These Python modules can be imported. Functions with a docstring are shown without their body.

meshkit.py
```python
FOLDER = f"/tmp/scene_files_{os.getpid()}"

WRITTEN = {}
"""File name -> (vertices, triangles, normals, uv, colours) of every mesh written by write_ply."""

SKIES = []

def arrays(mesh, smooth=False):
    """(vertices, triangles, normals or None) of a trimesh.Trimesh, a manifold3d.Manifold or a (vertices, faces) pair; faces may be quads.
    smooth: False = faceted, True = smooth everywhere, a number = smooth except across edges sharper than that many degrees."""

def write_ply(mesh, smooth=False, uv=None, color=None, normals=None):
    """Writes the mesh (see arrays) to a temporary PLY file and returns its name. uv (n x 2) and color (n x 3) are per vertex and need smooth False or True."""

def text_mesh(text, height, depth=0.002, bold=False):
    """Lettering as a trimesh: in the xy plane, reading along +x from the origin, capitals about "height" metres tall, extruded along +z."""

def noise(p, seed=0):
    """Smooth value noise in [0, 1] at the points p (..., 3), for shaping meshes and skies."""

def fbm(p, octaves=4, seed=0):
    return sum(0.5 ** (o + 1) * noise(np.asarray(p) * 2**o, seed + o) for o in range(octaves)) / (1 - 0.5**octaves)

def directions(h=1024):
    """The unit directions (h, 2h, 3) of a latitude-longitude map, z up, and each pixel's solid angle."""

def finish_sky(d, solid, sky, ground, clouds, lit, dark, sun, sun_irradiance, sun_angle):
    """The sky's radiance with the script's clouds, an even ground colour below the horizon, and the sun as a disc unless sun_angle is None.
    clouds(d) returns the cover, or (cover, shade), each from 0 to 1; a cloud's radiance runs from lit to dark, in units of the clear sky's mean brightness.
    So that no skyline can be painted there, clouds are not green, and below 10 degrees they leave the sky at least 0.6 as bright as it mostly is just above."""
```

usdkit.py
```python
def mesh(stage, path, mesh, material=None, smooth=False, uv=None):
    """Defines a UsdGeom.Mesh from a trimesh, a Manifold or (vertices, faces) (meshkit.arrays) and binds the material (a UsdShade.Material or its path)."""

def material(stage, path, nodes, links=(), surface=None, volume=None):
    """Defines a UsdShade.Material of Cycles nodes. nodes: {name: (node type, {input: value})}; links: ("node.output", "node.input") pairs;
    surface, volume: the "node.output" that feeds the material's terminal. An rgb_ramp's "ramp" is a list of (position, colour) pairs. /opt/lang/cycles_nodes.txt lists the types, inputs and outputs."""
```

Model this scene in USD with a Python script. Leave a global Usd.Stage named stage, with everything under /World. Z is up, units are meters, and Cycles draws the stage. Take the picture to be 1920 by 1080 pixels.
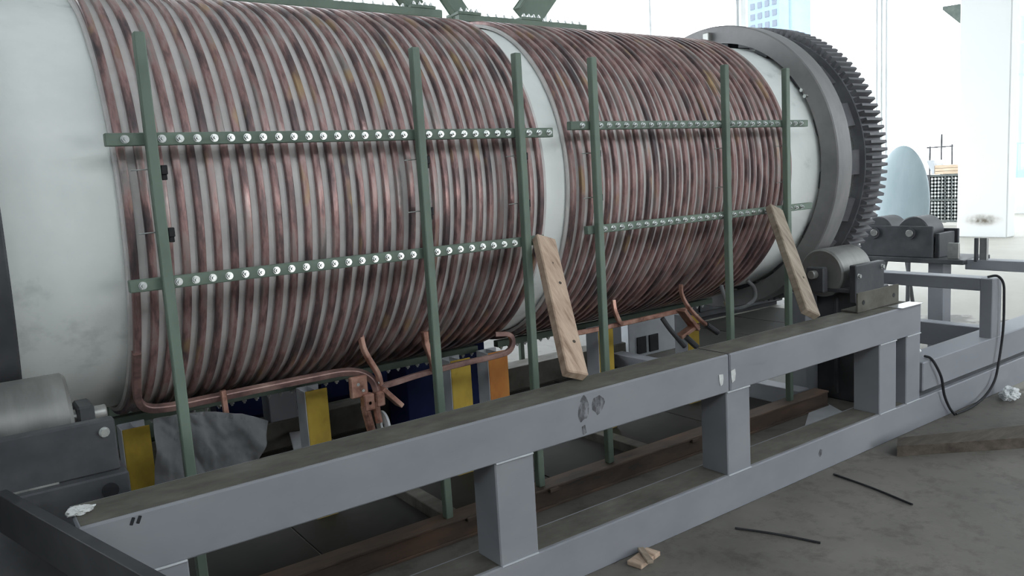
import math, random
import numpy as np
import trimesh
from scipy.spatial import ConvexHull
import usdkit, meshkit
from pxr import Usd, UsdGeom, UsdLux, UsdShade, Gf, Sdf, Vt

random.seed(7)
rng = np.random.default_rng(7)
PI = math.pi
stage = Usd.Stage.CreateInMemory()
UsdGeom.SetStageUpAxis(stage, UsdGeom.Tokens.z)
UsdGeom.SetStageMetersPerUnit(stage, 1.0)
UsdGeom.Xform.Define(stage, '/World')
stage.SetDefaultPrim(stage.GetPrimAtPath('/World'))
UsdGeom.Scope.Define(stage, '/World/Looks')

# ------------------------------------------------------------------ camera, sky, exposure
EXPOSURE = 2.4
cam = UsdGeom.Camera.Define(stage, '/World/camera')
yaw, pitch, roll, focal_px = 0.618, 0.134, -0.060, 1478.9
F = np.array([math.sin(yaw) * math.cos(pitch), math.cos(yaw) * math.cos(pitch), -math.sin(pitch)])
R0 = np.array([math.cos(yaw), -math.sin(yaw), 0.0])
U0 = np.cross(R0, F)
Rv = math.cos(roll) * R0 + math.sin(roll) * U0
Uv = -math.sin(roll) * R0 + math.cos(roll) * U0
EYE = np.array([0.0, -2.464, 1.70])
cam.AddTransformOp().Set(Gf.Matrix4d(*Rv, 0, *Uv, 0, *(-F), 0, *EYE, 1))
cam.CreateHorizontalApertureAttr(36.0)
cam.CreateVerticalApertureAttr(20.25)
cam.CreateFocalLengthAttr(36.0 * focal_px / 1920)
cam.CreateClippingRangeAttr(Gf.Vec2f(0.05, 500))
cam.CreateExposureAttr(EXPOSURE)

dome = UsdLux.DomeLight.Define(stage, '/World/sky')
dome.CreateIntensityAttr(1.0)
dome.CreateColorAttr(Gf.Vec3f(0.98, 0.99, 0.98))
SKY = usdkit.material(stage, '/World/Looks/overcast_sky', {
    'tc': ('texture_coordinate', {}), 'n': ('noise_texture', {'scale': 2.5, 'detail': 4.0}),
    'r': ('rgb_ramp', {'ramp': [(0.3, (0.90, 0.95, 1.0)), (0.7, (1.0, 1.0, 1.0))]}),
    'b': ('background_shader', {'strength': 1.0})},
    [('tc.generated', 'n.vector'), ('n.fac', 'r.fac'), ('r.color', 'b.color')], surface='b.background')

# ------------------------------------------------------------------ materials
LK = '/World/Looks/'


def mat(name, stops, rough=0.55, metal=0.0, scale=(4, 4, 4), detail=5.0, bump=0.0, bscale=None, rough2=None, spec=None, fine=None):
    """Procedural noise between colour stops, with an optional roughness range and bump."""
    n = {'g': ('geometry', {}), 'm': ('mapping', {'scale': scale}),
         'n': ('noise_texture', {'scale': 1.0, 'detail': detail, 'roughness': 0.6}),
         'r': ('rgb_ramp', {'ramp': stops}), 'p': ('principled_bsdf', {'roughness': rough, 'metallic': metal})}
    l = [('g.position', 'm.vector'), ('m.vector', 'n.vector'), ('n.fac', 'r.fac'), ('r.color', 'p.base_color')]
    n['p'][1]['specular_ior_level'] = (0.5 if metal > .3 else 0.3) if spec is None else spec
    if rough2 is not None:
        n['rr'] = ('map_range', {'from_min': 0.3, 'from_max': 0.7, 'to_min': rough, 'to_max': rough2})
        l += [('n.fac', 'rr.value'), ('rr.result', 'p.roughness')]
    if bump:
        n['m2'] = ('mapping', {'scale': bscale or tuple(4 * s for s in scale)})
        n['n2'] = ('noise_texture', {'scale': 1.0, 'detail': 4.0})
        n['b'] = ('bump', {'strength': bump, 'distance': 0.01})
        l += [('g.position', 'm2.vector'), ('m2.vector', 'n2.vector'), ('n2.fac', 'b.height'), ('b.normal', 'p.normal')]
    return usdkit.material(stage, LK + name, n, l, surface='p.BSDF')


def copper_mat(name, offset, dull):
    """Oxidised copper: blotches stretched along each turn, a few brassy heat tints."""
    n = {'g': ('geometry', {}),
         'm1': ('mapping', {'scale': (15.6, 3.2, 3.2), 'location': (offset, 0, 0)}), 'n1': ('noise_texture', {'scale': 1.0, 'detail': 5.0, 'roughness': 0.62}),
         'r1': ('rgb_ramp', {'ramp': [(0.32, (0.075, 0.062, 0.067)), (0.43, (0.165, 0.108, 0.108)), (0.50, (0.31, 0.185, 0.175)), (0.56, (0.37, 0.26, 0.245)), (0.64, (0.31, 0.27, 0.26)), (0.72, (0.21, 0.18, 0.178))]}),
         'm2': ('mapping', {'scale': (9.0, 3.5, 3.5), 'location': (offset + 31, 7, 3)}), 'n2': ('noise_texture', {'scale': 1.0, 'detail': 2.0}),
         'r2': ('rgb_ramp', {'ramp': [(0.62, (0, 0, 0)), (0.76, (1, 1, 1))]}),
         'mx': ('mix_color', {'b': (0.42, 0.29, 0.15)}),
         'rr': ('map_range', {'from_min': 0.3, 'from_max': 0.7, 'to_min': 0.24, 'to_max': 0.46}),
         'm3': ('mapping', {'scale': (40, 40, 40)}), 'n3': ('noise_texture', {'scale': 1.0, 'detail': 3.0}),
         'bp': ('bump', {'strength': 0.25, 'distance': 0.004}),
         'p': ('principled_bsdf', {'metallic': dull})}
    l = [('g.position', 'm1.vector'), ('m1.vector', 'n1.vector'), ('n1.fac', 'r1.fac'), ('g.position', 'm2.vector'), ('m2.vector', 'n2.vector'), ('n2.fac', 'r2.fac'),
         ('r1.color', 'mx.a'), ('r2.color', 'mx.fac'), ('mx.result', 'p.base_color'), ('n2.fac', 'rr.value'), ('rr.result', 'p.roughness'),
         ('g.position', 'm3.vector'), ('m3.vector', 'n3.vector'), ('n3.fac', 'bp.height'), ('bp.normal', 'p.normal')]
    return usdkit.material(stage, LK + name, n, l, surface='p.BSDF')


M = {}
M['copper'] = copper_mat('copper_turn_mottled', 0.0, 0.45)
M['copper_bright'] = mat('copper_bus', [(0.3, (0.13, 0.085, 0.08)), (0.5, (0.30, 0.185, 0.165)), (0.7, (0.44, 0.30, 0.26))], 0.38, 0.6, (9, 9, 9), rough2=0.55)
M['copper_new'] = mat('fresh_copper_fitting', [(0.3, (0.26, 0.13, 0.10)), (0.5, (0.48, 0.27, 0.21)), (0.7, (0.62, 0.40, 0.32))], 0.3, 0.7, (14, 14, 14), rough2=0.5)
M['insulation'] = mat('white_insulation', [(0.30, (0.50, 0.53, 0.51)), (0.42, (0.77, 0.80, 0.775)), (0.65, (0.84, 0.865, 0.84))], 0.85, 0, (2.2, 3, 2.2), detail=7, bump=0.15, bscale=(14, 14, 14))
M['sleeve'] = mat('grey_insulation_sleeve', [(0.3, (0.51, 0.485, 0.475)), (0.6, (0.64, 0.615, 0.60)), (0.75, (0.69, 0.665, 0.65))], 0.8, 0, (5, 5, 5), bump=0.1)
M['green'] = mat('green_paint', [(0.25, (0.11, 0.150, 0.120)), (0.5, (0.155, 0.205, 0.165)), (0.8, (0.19, 0.25, 0.20))], 0.45, 0, (6, 6, 3), rough2=0.6)
M['greygreen'] = mat('grey_green_laminate', [(0.3, (0.12, 0.15, 0.135)), (0.7, (0.19, 0.225, 0.20))], 0.5, 0, (9, 9, 9))
M['frame'] = mat('grey_blue_paint', [(0.25, (0.195, 0.203, 0.225)), (0.5, (0.232, 0.240, 0.265)), (0.75, (0.265, 0.272, 0.288))], 0.42, 0, (2.0, 2, 3.0), detail=6, rough2=0.55)
M['dust'] = mat('dusty_steel_and_shade', [(0.25, (0.075, 0.073, 0.064)), (0.5, (0.12, 0.115, 0.10)), (0.75, (0.17, 0.165, 0.148))], 0.8, 0, (5, 9, 5), detail=7, spec=0.08)  # dust on tops; also darkens the rear bottom beam in place of shade
M['dark_steel'] = mat('dark_steel', [(0.25, (0.045, 0.048, 0.053)), (0.5, (0.075, 0.078, 0.085)), (0.8, (0.12, 0.12, 0.125))], 0.42, 0.5, (5, 5, 5), rough2=0.6, bump=0.08)
M['black_steel'] = mat('blackened_steel', [(0.3, (0.022, 0.023, 0.026)), (0.7, (0.045, 0.046, 0.05))], 0.6, 0.2, (5, 5, 5))
M['ring_steel'] = mat('riding_ring_steel', [(0.25, (0.15, 0.148, 0.152)), (0.5, (0.22, 0.215, 0.218)), (0.8, (0.29, 0.28, 0.275))], 0.42, 0.3, (7, 2.5, 2.5), rough2=0.55, bump=0.05)  # lighter than the true dark steel, standing in for haze
M['gear_steel'] = mat('gear_steel', [(0.25, (0.10, 0.102, 0.11)), (0.6, (0.15, 0.15, 0.16)), (0.8, (0.20, 0.20, 0.21))], 0.5, 0.3, (8, 8, 8), rough2=0.6)  # steel lightened to put the hazy glare into its colour
M['bare_steel'] = mat('machined_steel', [(0.25, (0.30, 0.30, 0.29)), (0.6, (0.42, 0.42, 0.40)), (0.8, (0.52, 0.52, 0.50))], 0.30, 0.85, (14, 3, 3), rough2=0.45)
M['roller_steel'] = mat('dull_roller_steel', [(0.25, (0.17, 0.17, 0.165)), (0.6, (0.26, 0.26, 0.25)), (0.8, (0.33, 0.33, 0.32))], 0.42, 0.75, (14, 3, 3), rough2=0.55)
M['zinc'] = mat('zinc_bolt', [(0.3, (0.55, 0.57, 0.56)), (0.7, (0.80, 0.82, 0.80))], 0.25, 0.9, (40, 40, 40))
M['rust'] = mat('rusty_channel', [(0.25, (0.055, 0.050, 0.048)), (0.5, (0.13, 0.095, 0.075)), (0.7, (0.20, 0.12, 0.085)), (0.85, (0.20, 0.19, 0.175))], 0.7, 0.15, (2.5, 8, 8), detail=7, bump=0.1)
M['yellow'] = mat('yellow_paint', [(0.25, (0.28, 0.19, 0.035)), (0.5, (0.46, 0.32, 0.05)), (0.8, (0.55, 0.40, 0.07))], 0.55, 0, (6, 6, 4), detail=6)
M['orange'] = mat('orange_paint', [(0.25, (0.34, 0.13, 0.035)), (0.5, (0.52, 0.20, 0.05)), (0.8, (0.56, 0.28, 0.07))], 0.55, 0, (6, 6, 4), detail=6)
M['pale'] = mat('pale_grey_paint', [(0.3, (0.42, 0.44, 0.47)), (0.7, (0.55, 0.57, 0.60))], 0.5, 0, (4, 4, 4))
M['navy'] = mat('navy_paint', [(0.3, (0.012, 0.018, 0.060)), (0.7, (0.022, 0.032, 0.100))], 0.5, 0, (3, 3, 3), spec=0.08)
M['black'] = mat('black_rubber', [(0.3, (0.010, 0.011, 0.013)), (0.7, (0.020, 0.021, 0.024))], 0.55, 0, (12, 12, 12))
M['wood'] = mat('raw_timber', [(0.28, (0.22, 0.145, 0.10)), (0.45, (0.44, 0.32, 0.24)), (0.65, (0.56, 0.43, 0.33)), (0.8, (0.60, 0.47, 0.36))], 0.75, 0, (28, 6, 4), detail=6, bump=0.2)
M['wood_grey'] = mat('weathered_timber', [(0.28, (0.15, 0.115, 0.085)), (0.5, (0.30, 0.245, 0.19)), (0.75, (0.42, 0.35, 0.28))], 0.8, 0, (28, 6, 4), detail=6, bump=0.2)
M['wood_dark'] = mat('dirty_timber', [(0.28, (0.04, 0.033, 0.027)), (0.5, (0.075, 0.062, 0.05)), (0.75, (0.12, 0.10, 0.082))], 0.85, 0, (5, 20, 20), detail=6, bump=0.3)
M['white_wall'] = mat('white_plaster', [(0.3, (0.70, 0.72, 0.72)), (0.7, (0.80, 0.81, 0.81))], 0.85, 0, (0.7, 0.7, 0.7))
M['dark_wall'] = mat('grey_wall_cladding', [(0.3, (0.20, 0.21, 0.22)), (0.7, (0.26, 0.27, 0.28))], 0.8, 0, (0.7, 0.7, 0.7))
M['window_frame'] = mat('white_window_frame', [(0.3, (0.70, 0.73, 0.75)), (0.7, (0.78, 0.80, 0.82))], 0.5, 0, (2, 2, 2))
M['ceiling'] = mat('grey_roof_sheet', [(0.3, (0.42, 0.44, 0.46)), (0.7, (0.50, 0.52, 0.54))], 0.7, 0, (0.5, 4, 1))
M['bag'] = mat('crumpled_grey_plastic', [(0.3, (0.10, 0.103, 0.106)), (0.7, (0.165, 0.168, 0.172))], 0.5, 0, (6, 6, 6), bump=0.3, bscale=(18, 18, 18))
M['floor_plate'] = mat('grimy_shaded_floor_plate', [(0.25, (0.018, 0.017, 0.016)), (0.5, (0.032, 0.031, 0.028)), (0.8, (0.055, 0.052, 0.047))], 0.6, 0, (3, 3, 3), detail=7, rough2=.8, spec=0.08)  # grime, with the shade under the drum worked into the colour
M['clear'] = mat('clear_plastic_bag', [(0.3, (0.50, 0.52, 0.53)), (0.7, (0.70, 0.72, 0.73))], 0.25, 0, (20, 20, 20))
M['disc'] = mat('pale_blue_steel', [(0.3, (0.40, 0.50, 0.54)), (0.7, (0.50, 0.60, 0.63))], 0.5, 0, (3, 6, 1.5))
M['crate'] = mat('pale_timber_crate', [(0.3, (0.55, 0.42, 0.30)), (0.7, (0.72, 0.58, 0.45))], 0.8, 0, (3, 3, 12))
M['cage'] = mat('grey_wire_cage', [(0.3, (0.10, 0.12, 0.12)), (0.7, (0.18, 0.19, 0.18))], 0.6, 0.2, (5, 5, 5))
M['tower'] = mat('blue_tower_cladding', [(0.3, (0.055, 0.105, 0.19)), (0.7, (0.10, 0.16, 0.25))], 0.6, 0, (0.3, 0.3, 0.3))
M['tower_pale'] = mat('pale_blue_cladding', [(0.3, (0.16, 0.22, 0.28)), (0.7, (0.20, 0.27, 0.33))], 0.6, 0, (0.3, 0.3, 0.3))
M['tower_glass'] = mat('dark_tower_window', [(0.3, (0.01, 0.02, 0.04)), (0.7, (0.02, 0.035, 0.06))], 0.3, 0, (1, 1, 1))
M['yard'] = mat('outdoor_concrete', [(0.3, (0.30, 0.30, 0.28)), (0.7, (0.40, 0.40, 0.38))], 0.9, 0, (0.3, 0.3, 0.3))
M['foil'] = mat('shiny_metal_scrap', [(0.3, (0.75, 0.78, 0.82)), (0.7, (0.85, 0.87, 0.90))], 0.2, 0.9, (20, 20, 20))
M['putty'] = mat('white_filler', [(0.3, (0.5, 0.51, 0.5)), (0.7, (0.66, 0.67, 0.66))], 0.8, 0, (30, 30, 30))
M['grime'] = usdkit.material(stage, LK + 'feathered_grease', {
    'g': ('geometry', {}), 'm': ('mapping', {'scale': (34, 34, 16)}), 'n': ('noise_texture', {'scale': 1.0, 'detail': 6.0, 'roughness': 0.7}),
    'r': ('rgb_ramp', {'ramp': [(0.40, (0, 0, 0)), (0.58, (0.9, 0.9, 0.9))]}), 't': ('transparent_bsdf', {}),
    'p': ('principled_bsdf', {'base_color': (0.045, 0.045, 0.05), 'roughness': 0.7}), 'x': ('mix_closure', {})},
    [('g.position', 'm.vector'), ('m.vector', 'n.vector'), ('n.fac', 'r.fac'), ('r.color', 'x.fac'), ('t.BSDF', 'x.closure1'), ('p.BSDF', 'x.closure2')], surface='x.closure')

M['floor'] = usdkit.material(stage, LK + 'hall_concrete', {
    'g': ('geometry', {}),
    'n1': ('noise_texture', {'scale': 0.9, 'detail': 8.0, 'roughness': 0.65}),
    'r1': ('rgb_ramp', {'ramp': [(0.30, (0.090, 0.085, 0.076)), (0.48, (0.135, 0.128, 0.114)), (0.62, (0.172, 0.163, 0.146)), (0.78, (0.21, 0.20, 0.18))]}),
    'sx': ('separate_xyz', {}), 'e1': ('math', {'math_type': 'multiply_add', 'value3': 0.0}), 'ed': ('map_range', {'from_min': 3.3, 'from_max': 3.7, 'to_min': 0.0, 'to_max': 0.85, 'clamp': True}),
    'daylight': ('mix_color', {'b': (0.36, 0.345, 0.31)}),  # paler colour towards larger x paints daylight onto the far floor
    'n2': ('noise_texture', {'scale': 7.0, 'detail': 6.0, 'roughness': 0.7}),
    'r2': ('rgb_ramp', {'ramp': [(0.34, (0.62, 0.61, 0.59)), (0.5, (1, 1, 1))]}),
    'mx': ('mix_color', {'blend_type': 'multiply', 'fac': 0.8}),
    'rr': ('map_range', {'from_min': 0.3, 'from_max': 0.7, 'to_min': 0.5, 'to_max': 0.75}),
    'bp': ('bump', {'strength': 0.15, 'distance': 0.01}),
    'p': ('principled_bsdf', {'specular_ior_level': 0.2})},
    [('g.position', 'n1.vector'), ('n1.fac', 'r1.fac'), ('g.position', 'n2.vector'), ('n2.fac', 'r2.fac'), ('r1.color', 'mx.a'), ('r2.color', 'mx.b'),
     ('g.position', 'sx.vector'), ('sx.x', 'e1.value1'), ('n1.fac', 'e1.value2'), ('e1.value', 'ed.value'), ('ed.result', 'daylight.fac'), ('mx.result', 'daylight.a'), ('daylight.result', 'p.base_color'), ('n1.fac', 'rr.value'), ('rr.result', 'p.roughness'), ('n2.fac', 'bp.height'), ('bp.normal', 'p.normal')], surface='p.BSDF')

M['pane'] = usdkit.material(stage, LK + 'window_glass', {
    't': ('transparent_bsdf', {'color': (0.97, 0.99, 1.0)}), 'gl': ('glossy_bsdf', {'roughness': 0.02, 'color': (0.9, 0.95, 1.0)}),
    'm': ('mix_closure', {'fac': 0.05})}, [('t.BSDF', 'm.closure1'), ('gl.BSDF', 'm.closure2')], surface='m.closure')

# white pillar with a sooty smudge low on the face towards the machine (a mark with a shape of its own)
M['pillar'] = usdkit.material(stage, LK + 'white_pillar_smudged', {
    'g': ('geometry', {}), 'm': ('mapping', {'location': (-17.1 * 0.5, -4.99 * 2.3, -0.36 * 6.5), 'scale': (0.5, 2.3, 6.5)}),
    'gr': ('gradient_texture', {'gradient_type': 'spherical'}),
    'n': ('noise_texture', {'scale': 9.0, 'detail': 5.0}), 'mu': ('math', {'math_type': 'multiply'}),
    'r': ('rgb_ramp', {'ramp': [(0.0, (0.78, 0.79, 0.79)), (0.12, (0.72, 0.71, 0.69)), (0.45, (0.16, 0.14, 0.11))]}),
    'p': ('principled_bsdf', {'roughness': 0.8})},
    [('g.position', 'm.vector'), ('m.vector', 'gr.vector'), ('g.position', 'n.vector'), ('gr.fac', 'mu.value1'), ('n.fac', 'mu.value2'), ('mu.value', 'r.fac'), ('r.color', 'p.base_color')], surface='p.BSDF')

# ------------------------------------------------------------------ mesh helpers
T = trimesh.Trimesh


def hull(pts):
    h = ConvexHull(pts)
    m = T(np.asarray(pts)[h.vertices], [[{v: i for i, v in enumerate(h.vertices)}[k] for k in s] for s in h.simplices], process=False)
    m.fix_normals()
    return m


def bx(x0, x1, y0, y1, z0, z1, b=0.004):
    """A box with chamfered edges."""
    c = np.array([(x0 + x1) / 2, (y0 + y1) / 2, (z0 + z1) / 2])
    h = np.array([abs(x1 - x0), abs(y1 - y0), abs(z1 - z0)]) / 2
    b = min(b, 0.45 * h.min())
    if b <= 0:
        return trimesh.creation.box(2 * h, trimesh.transformations.translation_matrix(c))
    pts = []
    for s in np.ndindex(2, 2, 2):
        s = np.array(s) * 2 - 1
        for k in range(3):
            d = h - b
            d[k] = h[k]
            pts.append(c + s * d)
    return hull(np.array(pts))


def cat(*ms):
    ms = [m for x in ms for m in (x if isinstance(x, (list, tuple)) else [x])]
    return trimesh.util.concatenate(ms)


def bar(p0, p1, w, d, up=(0, 0, 1), b=0.003):
    """A chamfered bar from p0 to p1; w across (cross of direction and up), d along up."""
    p0, p1 = np.array(p0, float), np.array(p1, float)
    t = p1 - p0
    L = np.linalg.norm(t)
    t /= L
    s = np.cross(t, up)
    s /= np.linalg.norm(s)
    u = np.cross(s, t)
    m = bx(-w / 2, w / 2, 0, L, -d / 2, d / 2, b)
    A = np.eye(4)
    A[:3, 0], A[:3, 1], A[:3, 2], A[:3, 3] = s, t, u, p0
    m.apply_transform(A)
    return m


def tube(pts, r, sides=8, square=False, up=(0, 0, 1), wd=None):
    """A swept tube with end caps along a polyline (parallel frames)."""
    p = np.asarray(pts, float)
    t = np.gradient(p, axis=0)
    t /= np.linalg.norm(t, axis=1, keepdims=True)
    a = np.cross(t[0], up)
    if np.linalg.norm(a) < 1e-3:
        a = np.cross(t[0], (1, 0, 0))
    a /= np.linalg.norm(a)
    A = []
    for k in range(len(p)):
        a = a - t[k] * (a @ t[k])
        a /= np.linalg.norm(a)
        A.append(a)
    A = np.array(A)
    B = np.cross(t, A)
    if square:
        w, d = wd or (r, r)
        c = 0.75
        prof = np.array([(c, 1), (1, c), (1, -c), (c, -1), (-c, -1), (-1, -c), (-1, c), (-c, 1)]) * (w, d)
    else:
        an = np.arange(sides) * 2 * PI / sides
        prof = np.stack([np.cos(an), np.sin(an)], 1) * r
    n = len(prof)
    v = (p[:, None] + prof[None, :, :1] * A[:, None] + prof[None, :, 1:] * B[:, None]).reshape(-1, 3)
    f = []
    for i in range(len(p) - 1):
        for j in range(n):
            q = [i * n + j, i * n + (j + 1) % n, (i + 1) * n + (j + 1) % n, (i + 1) * n + j]
            f += [[q[0], q[1], q[2]], [q[0], q[2], q[3]]]
    e = len(p) * n
    v = np.vstack([v, p[0], p[-1]])
    for j in range(n):
        f += [[e, (j + 1) % n, j], [e + 1, (len(p) - 1) * n + j, (len(p) - 1) * n + (j + 1) % n]]
    m = T(v, f, process=False)
    m.fix_normals()
    return m


def smooth_path(pts, n=8, rounds=None):
    """Catmull-Rom through the points."""
    p = np.asarray(pts, float)
    q = np.vstack([2 * p[0] - p[1], p, 2 * p[-1] - p[-2]])
    out = []
    for i in range(1, len(q) - 2):
        for s in np.linspace(0, 1, n, endpoint=False):
            out.append(0.5 * (2 * q[i] + (q[i + 1] - q[i - 1]) * s + (2 * q[i - 1] - 5 * q[i] + 4 * q[i + 1] - q[i + 2]) * s ** 2 + (3 * q[i] - q[i - 1] - 3 * q[i + 1] + q[i + 2]) * s ** 3))
    out.append(p[-1])
    return np.array(out)


def revolve_x(profile, yc, zc, seg=128, a0=0.0, a1=2 * PI):
    """Revolves closed (x, r) profile about the axis y=yc, z=zc."""
    prof = np.array(profile, float)
    n = len(prof)
    closed = abs(a1 - a0 - 2 * PI) < 1e-6
    th = np.linspace(a0, a1, seg, endpoint=not closed)
    v = np.stack([np.broadcast_to(prof[None, :, 0], (len(th), n)), yc + prof[None, :, 1] * np.cos(th)[:, None], zc + prof[None, :, 1] * np.sin(th)[:, None]], -1).reshape(-1, 3)
    i, j = np.meshgrid(np.arange(len(th) if closed else len(th) - 1), np.arange(n), indexing='ij')
    k = (i + 1) % len(th)
    q = np.stack([i * n + j, i * n + (j + 1) % n, k * n + (j + 1) % n, k * n + j], -1).reshape(-1, 4)
    m = T(v, np.vstack([q[:, [0, 1, 2]], q[:, [0, 2, 3]]]), process=False)
    if m.volume < 0:
        m.invert()
    return m


def cyl(p0, p1, r, seg=24, bev=0.0):
    """A cylinder between two points, with chamfered rims."""
    p0, p1 = np.array(p0, float), np.array(p1, float)
    t = p1 - p0
    L = np.linalg.norm(t)
    t /= L
    a = np.cross(t, (0, 0, 1) if abs(t[2]) < .9 else (1, 0, 0))
    a /= np.linalg.norm(a)
    b = np.cross(t, a)
    an = np.arange(seg) * 2 * PI / seg
    ring = np.cos(an)[:, None] * a + np.sin(an)[:, None] * b
    rows = [(0, r - bev), (bev, r), (L - bev, r), (L, r - bev)] if bev else [(0, r), (L, r)]
    pts = np.vstack([p0 + t * s + ring * q for s, q in rows])
    return hull(pts)


# ------------------------------------------------------------------ stage helpers
used = {}
base_of = {}


def path_for(parent, name):
    k = parent + '/' + name
    n = used.get(k, 0)
    used[k] = n + 1
    return k if n == 0 else f'{k}_{n:03d}'


def tagp(prim, label=None, category=None, group=None, kind=None):
    for k, v in (('label', label), ('category', category), ('group', group), ('kind', kind)):
        if v:
            prim.SetCustomDataByKey(k, v)
    return prim


def thing(name, label, category, loc=(0, 0, 0), group=None, kind=None):
    p = path_for('/World', name)
    x = UsdGeom.Xform.Define(stage, p)
    x.AddTranslateOp().Set(Gf.Vec3d(*map(float, loc)))
    base_of[p] = np.array(loc, float)
    return tagp(x.GetPrim(), label, category, group, kind)


def obj(name, mesh, material, parent=None, smooth=30, label=None, category=None, group=None, kind=None):
    """One Mesh prim given in world coordinates, under its parent thing or under /World."""
    pp = str(parent.GetPath()) if parent is not None else '/World'
    p = path_for(pp, name)
    base = base_of.get(pp, np.zeros(3))
    mesh = mesh.copy()
    if base.any():
        mesh.apply_translation(-base)
    base_of[p] = base
    prim = usdkit.mesh(stage, p, mesh, M[material] if isinstance(material, str) else material, smooth=smooth).GetPrim()
    return tagp(prim, label, category, group, kind)


def copy_of(src, loc, label=None, group=None):
    name = src.GetName()
    p = path_for('/World', name)
    was = src.GetCustomData()
    x = UsdGeom.Xform.Define(stage, p)
    pr = x.GetPrim()
    pr.GetReferences().AddInternalReference(src.GetPath())
    x.ClearXformOpOrder()
    pr.GetAttribute('xformOp:translate').Set(Gf.Vec3d(*map(float, loc)))
    x.SetXformOpOrder([UsdGeom.XformOp(pr.GetAttribute('xformOp:translate'))])
    tagp(pr, label or was['label'], was['category'], group or was.get('group'))
    pr.SetInstanceable(True)
    return pr


# ================================================================== the hall
HX0, HX1, HY0, HY1, HZ = -9.0, 24.0, -7.0, 11.0, 8.5
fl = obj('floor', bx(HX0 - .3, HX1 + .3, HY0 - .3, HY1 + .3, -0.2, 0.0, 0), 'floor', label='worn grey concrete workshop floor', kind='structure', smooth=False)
obj('ceiling', bx(HX0 - .3, HX1 + .3, HY0 - .3, HY1 + .3, HZ, HZ + .25, 0), 'ceiling', label='pale grey sheet roof of the hall', kind='structure', smooth=False)


def window_wall(side, along, lo, hi, fixed, thick, sill, head, bays, pier, wall_mat='white_wall', door=None):
    """A wall with a row of tall windows. along: 'x' or 'y'."""
    def w(a0, a1, z0, z1, t0=0.0, t1=1.0, b=0.0):
        f0, f1 = fixed + thick * t0, fixed + thick * t1
        f0, f1 = min(f0, f1), max(f0, f1)
        return bx(a0, a1, f0, f1, z0, z1, b) if along == 'x' else bx(f0, f1, a0, a1, z0, z1, b)
    step = (hi - lo) / bays
    gaps = [(lo, hi)] if door is None else [(lo, door[0]), (door[1], hi)]
    pieces = [w(a, b, 0, sill) for a, b in gaps] + [w(lo, hi, head, HZ)]
    if door:
        pieces.append(w(door[0], door[1], door[2], sill))
    for k in range(bays + 1):
        a = lo + k * step
        pieces.append(w(max(lo, a - pier), min(hi, a + pier), sill, head))
    obj('wall_' + side, cat(pieces), wall_mat, label=f'plastered hall wall on the {side} side with tall windows', kind='structure', smooth=False)
    for k in range(bays):
        a0, a1 = lo + k * step + pier, lo + (k + 1) * step - pier
        global NWIN
        NWIN += 1
        t = thing(f'window_{NWIN}', None, None, kind='structure')
        fr = [w(a0, a0 + .07, sill, head, .3, .7), w(a1 - .07, a1, sill, head, .3, .7), w(a0, a1, sill, sill + .07, .3, .7), w(a0, a1, head - .07, head, .3, .7)]
        obj('frame', cat(fr), 'window_frame', t, smooth=False)
        am = (a0 + a1) / 2
        obj('mullion', w(am - .03, am + .03, sill + .07, head - .07, .35, .65), 'window_frame', t, smooth=False)
        for z in np.linspace(sill, head, 3)[1:-1]:
            obj('transom', w(a0 + .07, a1 - .07, z - .03, z + .03, .35, .65), 'window_frame', t, smooth=False)
        obj('pane', w(a0 + .07, a1 - .07, sill + .07, head - .07, .49, .51), 'pane', t, smooth=False)


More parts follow.
